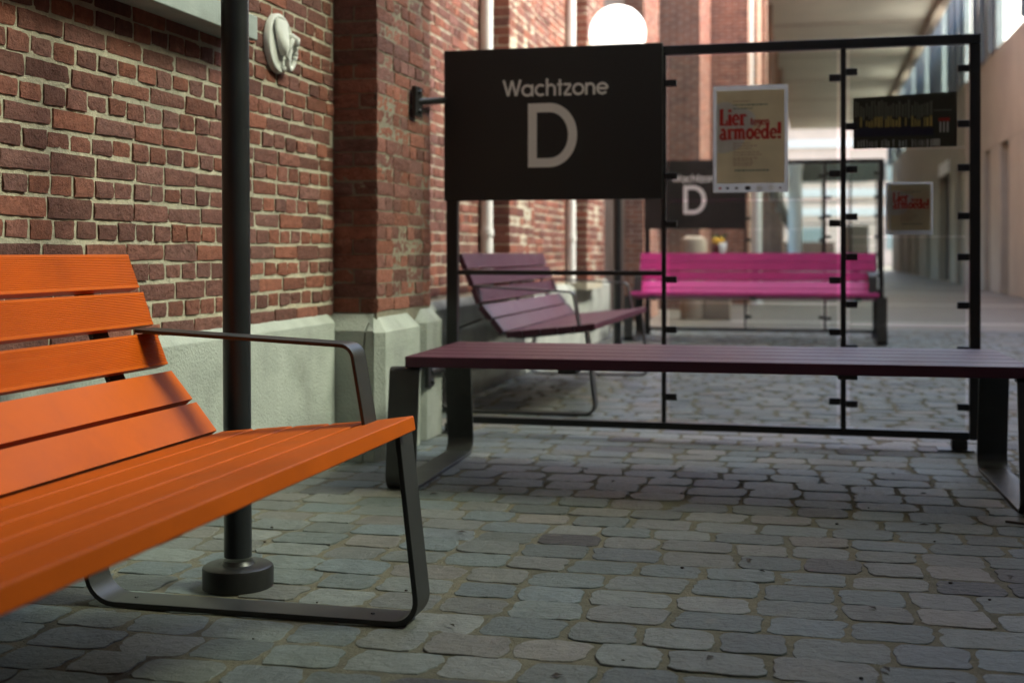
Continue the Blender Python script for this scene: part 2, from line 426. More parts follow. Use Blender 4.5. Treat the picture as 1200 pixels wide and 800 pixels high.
SL = {  # slab serif: stroke lists with own width factor
 'L': (.70, [([(.18, 0), (.18, 1)], 1.5), ([(.02, .95), (.36, .95)], .8), ([(.02, .05), (.66, .05)], .8), ([(.63, 0), (.63, .32)], .8)]),
 'i': (.40, [([(.20, 0), (.20, .66)], 1.5), ([(.03, .62), (.24, .62)], .8), ([(.02, .04), (.39, .04)], .8), ([(.20, .80), (.20, .98)], 1.5)]),
 'e': (.62, [(arc(.31, .33, .23, .28, 0, 320), 1.15), ([(.10, .35), (.53, .35)], .7)]),
 'r': (.56, [([(.20, 0), (.20, .66)], 1.5), ([(.03, .62), (.24, .62)], .8), ([(.02, .04), (.42, .04)], .8), (arc(.40, .40, .19, .22, 170, 35, 10), 1.0)]),
 't': (.46, [([(.20, .88), (.20, .12), (.40, .05)], 1.4), ([(.03, .62), (.42, .62)], .8)]),
 'g': (.62, [(arc(.29, .40, .20, .22, 0, 360), 1.1), ([(.50, .64), (.50, -.10), (.30, -.24), (.08, -.16)], 1.1)]),
 'n': (.78, [([(.18, 0), (.18, .66)], 1.4), ([(.03, .62), (.24, .62)], .8), ([(.02, .04), (.36, .04)], .8), (arc(.37, .40, .20, .22, 170, 0, 10) + [(.57, 0)], 1.3), ([(.45, .04), (.76, .04)], .8)]),
 'a': (.66, [(arc(.29, .18, .19, .16, 0, 360), 1.1), ([(.12, .60), (.34, .62), (.46, .48), (.46, .05), (.64, .04)], 1.3)]),
 'm': (1.10, [([(.18, 0), (.18, .66)], 1.4), ([(.03, .62), (.24, .62)], .8), ([(.02, .04), (.34, .04)], .8), (arc(.35, .42, .17, .20, 170, 0, 10) + [(.52, 0)], 1.3), ([(.42, .04), (.66, .04)], .8), (arc(.69, .42, .17, .20, 170, 0, 10) + [(.86, 0)], 1.3), ([(.76, .04), (1.06, .04)], .8)]),
 'o': (.66, [(arc(.32, .33, .24, .28, 0, 360), 1.3)]),
 'd': (.74, [(arc(.30, .32, .22, .27, 0, 360), 1.2), ([(.54, 1.0), (.54, 0)], 1.4), ([(.36, .96), (.58, .96)], .8), ([(.50, .04), (.72, .04)], .8)]),
 '!': (.40, [([(.18, .30), (.20, 1.05)], 1.6), ([(.18, 0), (.18, .16)], 1.6)]),
}
def strip(mb, pts, w, y, dy, T, closed=False):
    """flat ribbon of width w along pts, drawn in the x-z plane at y..y-dy; T maps glyph (x,z)->(x,z)"""
    P = [Vector(T(p)) for p in pts]
    closed = (P[0] - P[-1]).length < 1e-4
    if closed: P = P[:-1]
    n = len(P); A = []; B = []
    for i in range(n):
        d0 = (P[i] - P[i - 1]).normalized() if (i or closed) else None
        d1 = (P[(i + 1) % n] - P[i]).normalized() if (i < n - 1 or closed) else None
        d0 = d0 or d1; d1 = d1 or d0
        n0 = Vector((-d0.y, d0.x)); m = (n0 + Vector((-d1.y, d1.x))).normalized(); k = w / 2 / max(.35, m.dot(n0))
        A.append(P[i] + m * k); B.append(P[i] - m * k)
    vs = [(p.x, y - dy, p.y) for p in A] + [(p.x, y - dy, p.y) for p in B] + [(p.x, y, p.y) for p in A] + [(p.x, y, p.y) for p in B]
    fs = []
    for i in range(n if closed else n - 1):
        j = (i + 1) % n
        fs += [(i, n + i, n + j, j), (i, j, 2 * n + j, 2 * n + i), (n + i, 3 * n + i, 3 * n + j, n + j)]
    mb.add(vs, fs)
_dy = [0]
def write(mb, text, font, x, z, size, wid, y, dy=.0012, xs=1.0, space=0, slant=0):
    for ch in text:
        adv, st = font[ch]
        for s in st:
            pts, k = s if isinstance(s, tuple) else (s, 1)
            _dy[0] = (_dy[0] + 1) % 6
            strip(mb, pts, wid * k, y, dy + _dy[0] * .00008, lambda p: (x + p[0] * size * xs, z + (p[1] + slant * (x + p[0] * size * xs)) * size if slant else z + p[1] * size))
        x += (adv + space) * size * xs
    return x

# ------------------------------------------------------------------ partition
PX, PY = -.455, 5.40
def make_partition():
    t = thing('glass_partition', 'nearer glass partition with black frame and big Wachtzone D sign, posters stuck on its panes', 'partition', (PX, PY, 0), R(-.6), 'glass partitions with waiting zone signs')
    l0, m1, m2, l1 = -1.12, -.155, .586, 1.12     # posts
    mb = MB(); mb.box(l0, l0 + .05, -.02, .02, .012, 1.640); mb.build('post', M['black'], t, .003)
    mb = MB(); mb.box(l1 - .042, l1, -.02, .02, .046, 1.640); mb.build('post', M['black'], t, .003)
    mb = MB(); mb.box(m1 - .009, m1 + .009, -.014, .014, .078, 1.640); mb.build('mullion', M['black'], t, .002)
    mb = MB(); mb.box(m2 - .011, m2 + .011, -.014, .014, .078, 1.640); mb.build('mullion', M['black'], t, .002)
    mb = MB(); mb.box(l0, l1, -.021, .021, 1.641, 1.680); mb.build('top_rail', M['black'], t, .003)
    mb = MB(); mb.box(l0 + .051, l1 - .043, -.018, .018, .046, .077); mb.build('bottom_rail', M['black'], t, .003)
    mb = MB(); mb.box(l0 + .051, m1 - .010, -.011, .011, .702, .722); mb.build('rail', M['black'], t, .002)
    for xa in (l0 + .025, l1 - .021 - .06):
        mb = MB(); mb.box(xa - .03, xa + .03, -.03, .03, .008, .0455); mb.box(xa - .085, xa + .055, -.05, .05, .0005, .0075)
        mb.build('foot', M['black'], t, .002)
    # sign board
    mb = MB(); mb.box(l0 - .002, m1 - .0005, -.048, -.0215, 1.028, 1.690)
    sg = mb.build('sign_board', M['sign'], t, .002)
    mb = MB(); k = .451 / 6.12
    write(mb, 'Wachtzone', GL, -1.308 - PX, 1.478, .0735, .0105, -.0482, xs=k / .0735)
    mb.build('lettering', M['letter'], sg)
    mb = MB(); write(mb, 'D', GL, -1.197 - PX, 1.168, .280, .039, -.0482, xs=.268 / .28 * 1.06)
    mb.build('letter', M['letter'], sg)
    # panes and their clamps
    def panel(xa, xb, zs, w=.03):
        for i in range(len(zs) - 1):
            za, zb = zs[i] + .006, zs[i + 1] - .006
            mb = MB(); mb.box(xa + .016, xb - .016, -.004, .004, za, zb); mb.build('glass_pane', M['glass'], t)
            for zc in (za + min(.10, (zb - za) * .22), zb - min(.11, (zb - za) * .22)):
                for xx0, xx1 in ((xa + .0005, xa + .046), (xb - .046, xb - .0005)):
                    mb = MB(); mb.box(xx0, xx1, -.013, .013, zc - .014, zc + .014)
                    mb.build('clamp', M['black'], t, .002)
    panel(m1 + .009, m2 - .011, [.080, .587, 1.020, 1.638])
    panel(m2 + .011, l1 - .042, [.080, .504, .865, 1.226, 1.638])
    return t
p1 = make_partition()
p2 = copy_tree(p1); p2.location = (-.455, 12.30, 0); p2.rotation_euler = (0, 0, R(.4))
p2['label'] = 'farther glass partition with black frame and Wachtzone D sign, behind the magenta bench'
# arms that tie the near partition to the brick pier (parts of the near partition only)
def wall_arm(a, b, rr):
    mb = MB(); a = Vector(a); b = Vector(b)
    mb.tube([a, a.lerp(b, .5), b], rr, 12)
    mb.box(a.x - .006, a.x + .012, a.y - .045, a.y + .045, a.z - .062, a.z + .062)
    for dz in (-.04, .04): mb.sphere((a.x + .013, a.y, a.z + dz), .010, 8, 6)
    o = mb.build('wall_arm', M['black'], p1, .002)
wall_arm((-1.612 - PX, 5.07 - PY, 1.434), (-1.572 - PX, 5.385 - PY, 1.476), .015)
wall_arm((-1.585 - PX, 5.16 - PY, .29), (-1.572 - PX, 5.385 - PY, .29), .018)

# ------------------------------------------------------------------ posters on the near partition's panes
YP = PY - .0055
def poster(label, x0, x1, z0, z1, detail, dyy=0):
    W, H = x1 - x0, z1 - z0
    t = thing('poster', label, 'poster', (x0, YP - dyy, z0), R(-.6))
    mb = MB(); mb.box(0, W, -.0006, 0, 0, H); mb.build('sheet', M['paper'], t)
    def bx(name, m, a, b, c, d, lay):
        q = MB(); q.box(a * W, b * W, -.0006 - .0004 * lay, -.0006 - .0004 * (lay - 1) - .0001, c * H, d * H); return q.build(name, m, t)
    bx('picture', M['parch'], .045, .955, .085, .955, 1)
    q = MB()  # pale cloud behind the title
    out = []
    for k in range(40):
        a = 2 * math.pi * k / 40; rr = 1 + .13 * math.sin(3 * a + .6) + .07 * math.sin(5 * a)
        out.append((max(.046, min(.954, .20 + .32 * rr * math.cos(a))) * W, (.62 + .235 * rr * math.sin(a)) * H))
    q.prism([(p[0], p[1]) for p in out], -.0017, -.0011); 
    cl = q.build('cloud_print', M['pale'], t)
    q = MB(); s = W * .235
    write(q, 'Lier', SL, .085 * W, .628 * H, s * .95, s * .135, -.0018, .0005, .70)
    xx = write(q, 'armoede!', SL, .085 * W, .498 * H, s * .90, s * .125, -.0018, .0005, .735)
    write(q, 'tegen', SL, .50 * W, .628 * H, s * .45, s * .06, -.0018, .0005, .80)
    q.build('lettering', M['red'], t)
    rnd = random.Random(3)
    q = MB(); g = MB()
    def line(mbx, a, b, z, h):
        x = a
        while x < b:
            w = rnd.uniform(.012, .05)
            mbx.box(x * W, min(b, x + w) * W, -.0021, -.0017, (z - h / 2) * H, (z + h / 2) * H); x += w + .012
    line(q, .27, .50, .852, .008)
    for z in (.46, .435, .41, .375, .35, .32, .30, .275, .255): line(q, .27, rnd.uniform(.5, .68), z, .007)
    line(g, .27, .74, .818, .011); line(g, .27, .53, .785, .011); line(g, .29, .76, .205, .012)
    q.build('small_print', M['greyred'], t); g.build('small_print', M['green_print'], t)
    if detail:
        for k, (a, wd, m) in enumerate([(.07, .045, 'red'), (.17, .05, 'black'), (.29, .05, 'black'), (.42, .09, 'black'), (.58, .09, 'pale'), (.73, .09, 'pale'), (.88, .035, 'vase')]):
            q = MB(); q.sphere(((a + wd / 2) * W, -.0009, .040 * H), wd * W * .45, 12, 8, sc=(1, .02, .72)); q.build('logo', M[m], t)
    return t
poster('tall cream poster with red Lier tegen armoede lettering and a white border', -.401, -.092, 1.053, 1.502, True)
poster('small cream leaflet with red lettering, in front on the right pane', .312, .484, .873, 1.087, False, .0035)
poster('small leaflet almost hidden behind the other leaflet, only its left edge showing', .298, .470, .875, 1.085, False)
# dark wide photograph print
t = thing('poster', 'dark wide picture print with vertical yellow and navy streaks, high on the right pane', 'poster', (.171, YP, 1.226), R(-.6) )
W, H = .405, .222
mb = MB(); mb.prism([(0, 0), (W, .004), (W, H + .004), (0, H - .012)], -.0006, 0); mb.build('sheet', M['darkpic'], t)
rnd = random.Random(5); q = {k: MB() for k in ('tan', 'yellow', 'navy', 'pale')}
x = .006
while x < .315:
    w = rnd.uniform(.005, .012)
    q['tan'].box(x, x + w * .8, -.0011, -.0007, .125 + rnd.uniform(-.01, .01), .19 + rnd.uniform(-.02, .012))
    if rnd.random() < .85: q['yellow'].box(x, x + w * .75, -.0012, -.0007, .088, .088 + rnd.uniform(.022, .045))
    q['navy'].box(x - .001, x + w + .002, -.0013, -.0007, .050, .085 + rnd.uniform(-.006, .008))
    if rnd.random() < .8: q['pale'].box(x + .002, x + w * .75, -.0012, -.0007, .006, .034 + rnd.uniform(-.004, .004))
    x += w + rnd.uniform(.001, .004)
for k in range(3): q['pale'].box(.338 + k * .014, .345 + k * .014, -.0012, -.0007, .062, .105)
q['pale'].box(.312, .340, -.0012, -.0007, .008, .036); q['tan'].box(.315, .385, -.0012, -.0007, .150, .154)
for k, mb in q.items(): mb.build('picture_streaks', M[k], t)
mb = MB(); mb.box(.334, .378, -.0012, -.0007, .107, .120); mb.build('picture_streaks', M['red'], t)

# ------------------------------------------------------------------ cobblestone paving
BX0, BX1, BY0, BY1 = -1.90, 3.58, .2, 13.6
rnd = random.Random(11)
mb = MB(); ng = 14
GREENS = [(.15, .185, .19), (.135, .16, .17), (.155, .185, .175), (.135, .165, .160), (.175, .195, .18), (.12, .145, .14), (.165, .17, .15), (.19, .20, .185), (.145, .165, .15)]
y = BY0; row = 0
while y < BY1:
    dp = rnd.uniform(.128, .150); x = BX0 - rnd.uniform(0, .15); row += 1
    while x < BX1:
        w = rnd.uniform(.145, .205)
        near = y < 6.0
        n = 26 if near else 10
        jx = rnd.uniform(.003, .0075); cx, cy = x + w / 2, y + dp / 2 + rnd.uniform(-.006, .006)
        hx, hy = w / 2 - jx, dp / 2 - rnd.uniform(.0005, .0045)
        base = rnd.choice(GREENS); k = rnd.uniform(.60, .96)
        if rnd.random() < .05: base = (.065, .065, .062)
        elif rnd.random() < .06: base = (.20, .19, .165)
        tone = noise.noise((cx * .9, cy * .9, 3)) * .12
        col = tuple(max(.02, c * (k + tone)) for c in base)
        skew = rnd.uniform(-.10, .10); px = rnd.uniform(4.5, 12.0); sd = rnd.uniform(0, 99)
        tx, ty, dz = rnd.uniform(-.013, .013), rnd.uniform(-.013, .013), rnd.uniform(-.0012, .0018)
        rings = []
        for sc, zz in ((1.0, -.008), (.992, -.0016), (.975, -.0003), (.85, .0), (.45, .0003)):
            rg = []
            for i in range(n):
                a = 2 * math.pi * (i + .5) / n; ca, sa = math.cos(a), math.sin(a)
                rr = (abs(ca) ** px + abs(sa) ** px) ** (-1 / px)
                wob = 1 + .10 * noise.noise((ca * 1.7 + sd, sa * 1.7, sd)) + .07 * noise.noise((ca * 4 + sd, sa * 4, 1)) - .02
                lx, ly = hx * rr * ca * wob, hy * rr * sa * wob
                lx += skew * ly
                ins = (1 - sc)
                lx *= 1 - ins * min(1, .075 / hx * 1.0) if sc > .9 else sc; ly *= sc if sc <= .9 else 1 - ins
                rg.append((cx + lx, cy + ly, zz + dz + tx * lx + ty * ly + .0012 * noise.noise((lx * 40 + sd, ly * 40, 0))))
            rings.append(rg)
        vs = [p for rg in rings for p in rg] + [(cx, cy, .0013 + dz)]
        fs = []
        for j in range(4):
            for i in range(n):
                i2 = (i + 1) % n; fs.append((j * n + i, j * n + i2, (j + 1) * n + i2, (j + 1) * n + i))
        for i in range(n): fs.append((4 * n + i, 4 * n + (i + 1) % n, 5 * n))
        mb.add(vs, fs, 0, col)
        x += w
    y += dp
mb.build('cobblestone_paving', [M['cobble']], None, smooth=28)['kind'] = 'structure'
# sandy bed that fills the joints
mb = MB(); nx, ny = 60, 150
vs = []
for j in range(ny + 1):
    for i in range(nx + 1):
        xx = BX0 + (BX1 - BX0) * i / nx; yy = BY0 + (BY1 - BY0) * j / ny
        vs.append((xx, yy, -.0024 + .0012 * noise.noise((xx * 6, yy * 6, 0)) + .002 * noise.noise((xx * 19, yy * 19, 5))))
mb.add(vs, [(j * (nx + 1) + i, j * (nx + 1) + i + 1, (j + 1) * (nx + 1) + i + 1, (j + 1) * (nx + 1) + i) for j in range(ny) for i in range(nx)])
mb.build('paving_joints', M['joint'], None, smooth=True)['kind'] = 'structure'
mb = MB(); mb.add([(-1500, -1500, -.03), (1500, -1500, -.03), (1500, 1500, -.03), (-1500, 1500, -.03)], [(0, 1, 2, 3)])
mb.build('ground', M['slab'])['kind'] = 'structure'
mb = MB(); mb.add([(-2.2, 13.60, -.004), (3.6, 13.60, -.004), (3.6, 66, -.004), (-2.2, 66, -.004)], [(0, 1, 2, 3)])
mb.build('corridor_floor', M['slab'])['kind'] = 'structure'
mb = MB()
for yy in (14.7, 20.0, 25.3, 30.6, 36): mb.box(-.9, 3.58, yy, yy + .42, -.0035, .0005)
mb.build('pavement_bands', paint('pale_stone_band', (.40, .38, .33), .35, .1, 3, .1))['kind'] = 'structure'

# ------------------------------------------------------------------ brick wall
PAL = [(.185, .082, .066), (.225, .094, .072), (.175, .078, .062), (.25, .098, .070), (.205, .098, .082), (.17, .076, .062), (.26, .098, .066), (.215, .085, .060)]
def bricks(mb, org, ud, nd, length, z0, z1, fine=False, seed=1, hc=.0567, jt=.0105, quoin=None):
    """courses of hand-made bricks, alternate stretcher and header courses; ud = along, nd = outward normal"""
    rnd = random.Random(seed); ud = Vector(ud); nd = Vector(nd); org = Vector(org); up = Vector((0, 0, 1))
    k0 = int(round(z0 / hc)); k = k0
    while k * hc < z1 - .01:
        head = k % 2; u = -rnd.uniform(0, .08) if head else -rnd.uniform(.02, .18); z = k * hc
        if quoin is not None: u = 0; head = (k + quoin) % 2
        while u < length - .012:
            bl = (.098 if head else .198) * rnd.uniform(.94, 1.05)
            if rnd.random() < .04: bl *= .75
            if quoin is not None and length - u - bl < .05: bl = length - u + jt / 2
            a, b = (max(u + jt / 2, 0) if u > 1e-6 else 0), min(u + bl - jt / 2, length)
            if b - a > .02:
                base = rnd.choice(PAL); kk = rnd.uniform(.86, 1.34); col = tuple(c * kk for c in base)
                za, zb = z + jt / 2 + rnd.uniform(-.003, .003), z + hc - jt / 2 + rnd.uniform(-.003, .003)
                out = .0042 + rnd.uniform(-.002, .003)
                nu, nz = ((12 if b - a > .12 else 7), 5) if fine else (2, 2)
                vs = []; sd = rnd.uniform(0, 50)
                jr = .0016 if quoin is not None else .0026; j4 = [rnd.uniform(-jr, jr) for _ in range(4)]
                for jz in range(nz + 1):
                    for iu in range(nu + 1):
                        fu, fz = iu / nu, jz / nz
                        edge = (iu in (0, nu)) + (jz in (0, nz))
                        uu = a + (b - a) * fu + (j4[0] * (1 - fz) + j4[1] * fz) * (1 - 2 * fu)
                        zz = za + (zb - za) * fz + (j4[2] * (1 - fu) + j4[3] * fu) * (1 - 2 * fz)
                        if fine:
                            uu += .0015 * noise.noise((uu * 60 + sd, zz * 60, 1)); zz += .0015 * noise.noise((uu * 60, zz * 60 + sd, 2))
                        dd = out + (.0026 * noise.noise((uu * 26 + sd, zz * 38, 3)) + .0030 * noise.noise((uu * 70 + sd, zz * 150 + uu * 60, 7)) if fine else 0) - (.0010 if edge == 1 else .0028 if edge == 2 else 0)
                        if uu < 0: uu = 0
                        vs.append(org + ud * uu + up * zz + nd * dd)
                nf = len(vs); m = nu + 1
                fs = [(jz * m + iu, jz * m + iu + 1, (jz + 1) * m + iu + 1, (jz + 1) * m + iu) for jz in range(nz) for iu in range(nu)]
                ring = [i for i in range(m)] + [jz * m + nu for jz in range(1, nz + 1)] + [nz * m + i for i in range(nu - 1, -1, -1)] + [jz * m for jz in range(nz - 1, 0, -1)]
                for r in ring: vs.append(vs[r] - nd * (.012 + (vs[r] - org).dot(nd)))
                q = len(ring)
                fs += [(ring[i], nf + i, nf + (i + 1) % q, ring[(i + 1) % q]) for i in range(q)]
                mb.add(vs, fs, 0, col)
            u += bl
        k += 1

WX = -1.905       # brick face beyond the first pier
WN = -1.815       # brick face of the near bay
PB = -1.635       # first pier brick face
wall = thing('brick_wall', 'old red brick wall with pale concrete plinth and projecting piers along the left', 'wall')
mb = MB()
mb.box(-2.3, WX, -6, 11.6, 0, 7.4)
mb.box(-2.29, WN, -6, 4.66, .001, 7.39); mb.box(-2.3, WX - .01, -8, 6.18, 7.401, 8.14); mb.build('wall_body', M['mortar'], wall)
mb = MB()
mb.box(-2.3, WX, 11.601, 11.85, 0, 7.4); mb.box(-2.3, WX, 14.75, 16.25, 0, 7.4); mb.box(-2.3, WX, 11.851, 14.749, 4.6, 7.4)
mb.box(-2.3, WX - .3, 16.251, 17.999, 0, 7.4); mb.box(-2.3, -1.53, 18.0, 20.04, 0, 7.4)
mb.build('wall_body', M['brickflat'], wall)
mb = MB()
bricks(mb, (WN, 2.0, 0), (0, 1, 0), (1, 0, 0), 2.635, .55, 1.62, True, 3, hc=.0552, jt=.0122)
bricks(mb, (WN, -1.2, 0), (0, 1, 0), (1, 0, 0), 3.2, .55, 3.6, False, 4, hc=.0552)
bricks(mb, (WN, 2.0, 0), (0, 1, 0), (1, 0, 0), 2.635, 1.635, 3.6, False, 5, hc=.0552)
bricks(mb, (WX, 5.34, 0), (0, 1, 0), (1, 0, 0), 6.5, .54, 3.9, False, 6)
bricks(mb, (WX, 14.76, 0), (0, 1, 0), (1, 0, 0), 1.45, .54, 4.9, False, 8)
bricks(mb, (-1.53, 18.0, 0), (0, 1, 0), (1, 0, 0), 2.0, .0, 5.4, False, 9)
mb.build('brickwork', [M['brick']], wall, smooth=38)
def pier(x1, y0, y1, fine, seed, top):
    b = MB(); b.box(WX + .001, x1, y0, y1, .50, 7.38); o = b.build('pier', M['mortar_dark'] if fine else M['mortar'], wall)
    q = MB()
    bricks(q, (x1 - .002, y0, 0), (0, 1, 0), (1, 0, 0), y1 - y0, .56, top, fine, seed, jt=.0065, quoin=0)
    bricks(q, (x1 + .001, y0 + .001, 0), (-1, 0, 0), (0, -1, 0), x1 - (WN if fine else WX) - .002, .56, top, fine, seed + 1, jt=.0065, quoin=1)
    q.build('brickwork', [M['brick']], o, smooth=60)
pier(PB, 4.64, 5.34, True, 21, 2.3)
pier(-1.755, 7.35, 8.05, False, 31, 3.6)
pier(-1.755, 10.05, 10.85, False, 41, 3.9)
# plinth: main run and blocks with chamfered tops
def plinth(y0, y1, x1, h, ch, endcham=True):
    n = MB()
    pr = [(-2.2, .0), (x1, .0), (x1, h - ch), (x1 - ch, h), (-2.2, h)]
    n.prism(pr, y0, y1); return n
for a, b in ((-6, -1.3), (-1.296, 1.9), (1.904, 4.57)): plinth(a, b, -1.780, .563, .03).build('plinth', M['concrete'], wall, .004)
def block(y0, y1, x1, h, ch, split=None):
    b = MB()
    z1 = h - ch; c = ch * .85
    vs = [(WX - .1, y0, 0), (x1 - .035, y0, 0), (x1, y0 + .035, 0), (x1, y1 - .03, 0), (x1 - .03, y1, 0), (WX - .1, y1, 0)]
    n = len(vs)
    lo = vs; mi = [(x, y, z1) for x, y, _ in vs]
    tp = [(WX - .1, y0 + c, h), (x1 - .035 - c, y0 + c, h), (x1 - c, y0 + .035 + c, h), (x1 - c, y1 - .03 - c * .6, h), (x1 - .03 - c, y1 - c * .6, h), (WX - .1, y1 - c * .6, h)]
    allv = lo + mi + tp; fs = []
    for j in (0, 1):
        for i in range(n): i2 = (i + 1) % n; fs.append((j * n + i, j * n + i2, (j + 1) * n + i2, (j + 1) * n + i))
    fs += [tuple(range(n))[::-1], tuple(range(2 * n, 3 * n))]
    if split:
        for v in (lo, mi, tp): pass
        g = MB(); L0, L1 = WX - .1, split - .006
        jag = [(split + .004, 0), (split + .001, .12), (split + .006, .22), (split - .003, .33), (split + .004, .41), (split + .012, .50), (split + .022, h)]
        left = [(x - .006, z) for x, z in jag]
        for i in range(len(jag) - 1):
            (xa, za), (xb, zb) = left[i], left[i + 1]
            f = lambda z: y0 + (0 if z <= z1 + 1e-6 else c * (z - z1) / ch)
            g.add([(L0, f(za), za), (xa, f(za), za), (xb, f(zb), zb), (L0, f(zb), zb)], [(0, 1, 2, 3)])
            g.add([(xa, f(za), za), (xa, y0 + .2, za), (xb, y0 + .2, zb), (xb, f(zb), zb)], [(0, 1, 2, 3)])
        g.add([(L0, y0 + c, h), (left[-1][0], y0 + c, h), (left[-1][0], y0 + .2, h), (L0, y0 + .2, h)], [(0, 1, 2, 3)])
        g.build('plinth', M['concrete'], wall)
        k = MB()
        for i in range(len(jag) - 1):
            (xa, za), (xb, zb) = jag[i], jag[i + 1]; f = lambda z: y0 + (0 if z <= z1 + 1e-6 else c * (z - z1) / ch)
            k.add([(xa, f(za), za), (x1 - .035 - (xa * 0), f(za), za) if za <= z1 else (x1 - .035 - c * (za - z1) / ch, f(za), za),
                   (x1 - .035, f(zb), zb) if zb <= z1 else (x1 - .035 - c * (zb - z1) / ch, f(zb), zb), (xb, f(zb), zb)], [(0, 1, 2, 3)])
            k.add([(xa, f(za), za), (xa, y0 + .2, za), (xb, y0 + .2, zb), (xb, f(zb), zb)], [(0, 1, 2, 3)])
        # rest of the block: right chamfer, side, end and top
        fs = [q for q in fs if set(q) not in ({0, 1, 7, 6}, {6, 7, 13, 12})]
        fs = [q for q in fs if len(q) == 4] + [(13, 14, 15, 16)]
        k.add(allv, fs); k.add([(jag[-1][0], y0 + c, h), tp[1], tp[4], (jag[-1][0], tp[4][1], h)], [(0, 1, 2, 3)])
        k.build('plinth', M['concrete'], wall); return
    b.add(allv, fs); b.build('plinth', M['concrete'], wall, .005)
block(4.572, 5.075, -1.588, .562, .068, -1.668)
block(5.115, 5.40, -1.588, .570, .068)
mb = plinth(5.402, 11.85, -1.85, .548, .04); mb.build('plinth', M['concrete'], wall, .004)
# sill
mb = MB()
nseg = 24
prof = lambda z: 0
mb.prism([(WN - .05, 1.478), (-1.70, 1.468), (-1.70, 1.545), (WN - .05, 1.562)], 1.45, 3.70)
mb.build('window_sill', M['sill'], wall, .005)
# timber gate in the wall's opening and dark opening further on
mb = MB()
mb.box(-2.22, -2.15, 11.86, 14.74, 0, 4.59)
for k in range(12): mb.box(-2.149, -2.12, 11.87 + k * .239, 11.87 + k * .239 + .232, .02, 4.58)
mb.build('gate', M['gate'], wall, .004)
mb = MB()
mb.box(-2.201, -2.15, 16.27, 17.98, 0, 5.5); mb.build('door', M['door_dark'], wall)

# two stains of fixing plates left out; carved plaque with a ring
t = thing('wall_plaque', 'round white plaster plaque with a carved ring, on the brick wall beside the concrete sill', 'plaque', (WN + .006, 4.085, 1.525))
mb = MB()
def polar(rr, h, n=36): return [(h, rr * math.cos(2 * math.pi * k / n), rr * math.sin(2 * math.pi * k / n)) for k in range(n)]
rings = [(.104, 0), (.104, .014), (.099, .020), (.092, .021), (.084, .016), (.06, .019), (.03, .022)]
vs = [p for r0, h in rings for p in polar(r0, h)]; n = 36
fs = [(j * n + k, j * n + (k + 1) % n, (j + 1) * n + (k + 1) % n, (j + 1) * n + k) for j in range(len(rings) - 1) for k in range(n)] + [tuple((len(rings) - 1) * n + k for k in range(n)), tuple(range(n))[::-1]]
mb.add(vs, fs); mb.build('disc', M['plaster'], t, smooth=40)
mb = MB()   # tapering muzzle-like relief pointing down
sec = [(.080, .050, .006), (.045, .054, .013), (.01, .046, .022), (-.02, .028, .026), (-.042, .012, .020)]
vs = []
for z, hw, dp in sec:
    for k in range(13):
        a = math.pi * k / 12; vs.append((.026 + dp * math.sin(a), -.012 + hw * math.cos(a), z))
fs = [(j * 13 + k, j * 13 + k + 1, (j + 1) * 13 + k + 1, (j + 1) * 13 + k) for j in range(4) for k in range(12)]
fs += [tuple(range(13)), tuple(4 * 13 + k for k in range(13))]
mb.add(vs, fs); mb.build('relief', M['plaster'], t, smooth=70)
mb = MB()   # ring hanging from a thick lug on the right
pts = [(.040 + .008 * math.sin(a), .040 + .030 * math.cos(a), -.034 + .050 * math.sin(a)) for a in [2 * math.pi * k / 28 for k in range(29)]]
mb.tube(pts, .0105, 10); mb.build('ring', M['plaster'], t, smooth=True)
mb = MB(); mb.tube([(.018, .034, .018), (.040, .042, .024), (.054, .046, .014), (.056, .048, -.004)], [.015, .019, .018, .011], 12); mb.build('lug', M['plaster'], t, smooth=True)
mb = MB(); mb.sphere((.022, .012, -.086), .012, 10, 8); mb.build('boss', M['plaster'], t, smooth=True)

# white rain pipes in the corners of the far piers
for yy in (7.22, 9.92):
    mb = MB(); mb.tube([(-1.862, yy, .56), (-1.862, yy, 2.5), (-1.862, yy, 7.0)], .038, 16)
    for z in (.9, 2.9, 4.9): mb.lathe([(.0385, z), (.044, z), (.044, z + .04), (.0385, z + .04)], -1.862, yy, 16)
    o = mb.build('rain_pipe', M['white'], None, smooth=40)
    tag(o, 'white rain pipe on the brick wall, just left of the second pier beyond the partition' if yy > 8 else 'white rain pipe on the brick wall, just left of the first pier beyond the partition', 'pipe', 'white rain pipes')

# ------------------------------------------------------------------ lamp posts
def lamp(label, x, y, tilt):
    t = thing('lamp_post', label, 'lamp', (x, y, 0), 0, 'globe lamp posts')
    t.rotation_euler = (0, R(tilt), 0)
    mb = MB(); mb.lathe([(.033, .072), (.033, 2.22)], 0, 0, 40); mb.build('pole', M['pole'], t, smooth=40)
    mb = MB(); mb.lathe([(.084, 0), (.0845, .044), (.0825, .050), (.078, .0525), (.040, .0545), (.036, .059), (.0335, .064)], 0, 0, 48); mb.build('base', M['black'], t, smooth=35)
    mb = MB(); mb.lathe([(.034, 2.20), (.07, 2.22), (.09, 2.26), (.06, 2.27)], 0, 0, 32); mb.build('collar', M['pole'], t, smooth=35)
    mb = MB(); mb.sphere((0, 0, 2.475), .218, 48, 28); mb.build('globe', M['globe'], t, smooth=True)
lamp('black lamp post with drum base standing at the end of the orange bench', -1.338, 2.80, -.35)
lamp('farther lamp post with white globe, seen behind the Wachtzone sign', -1.44, 9.6, 0)

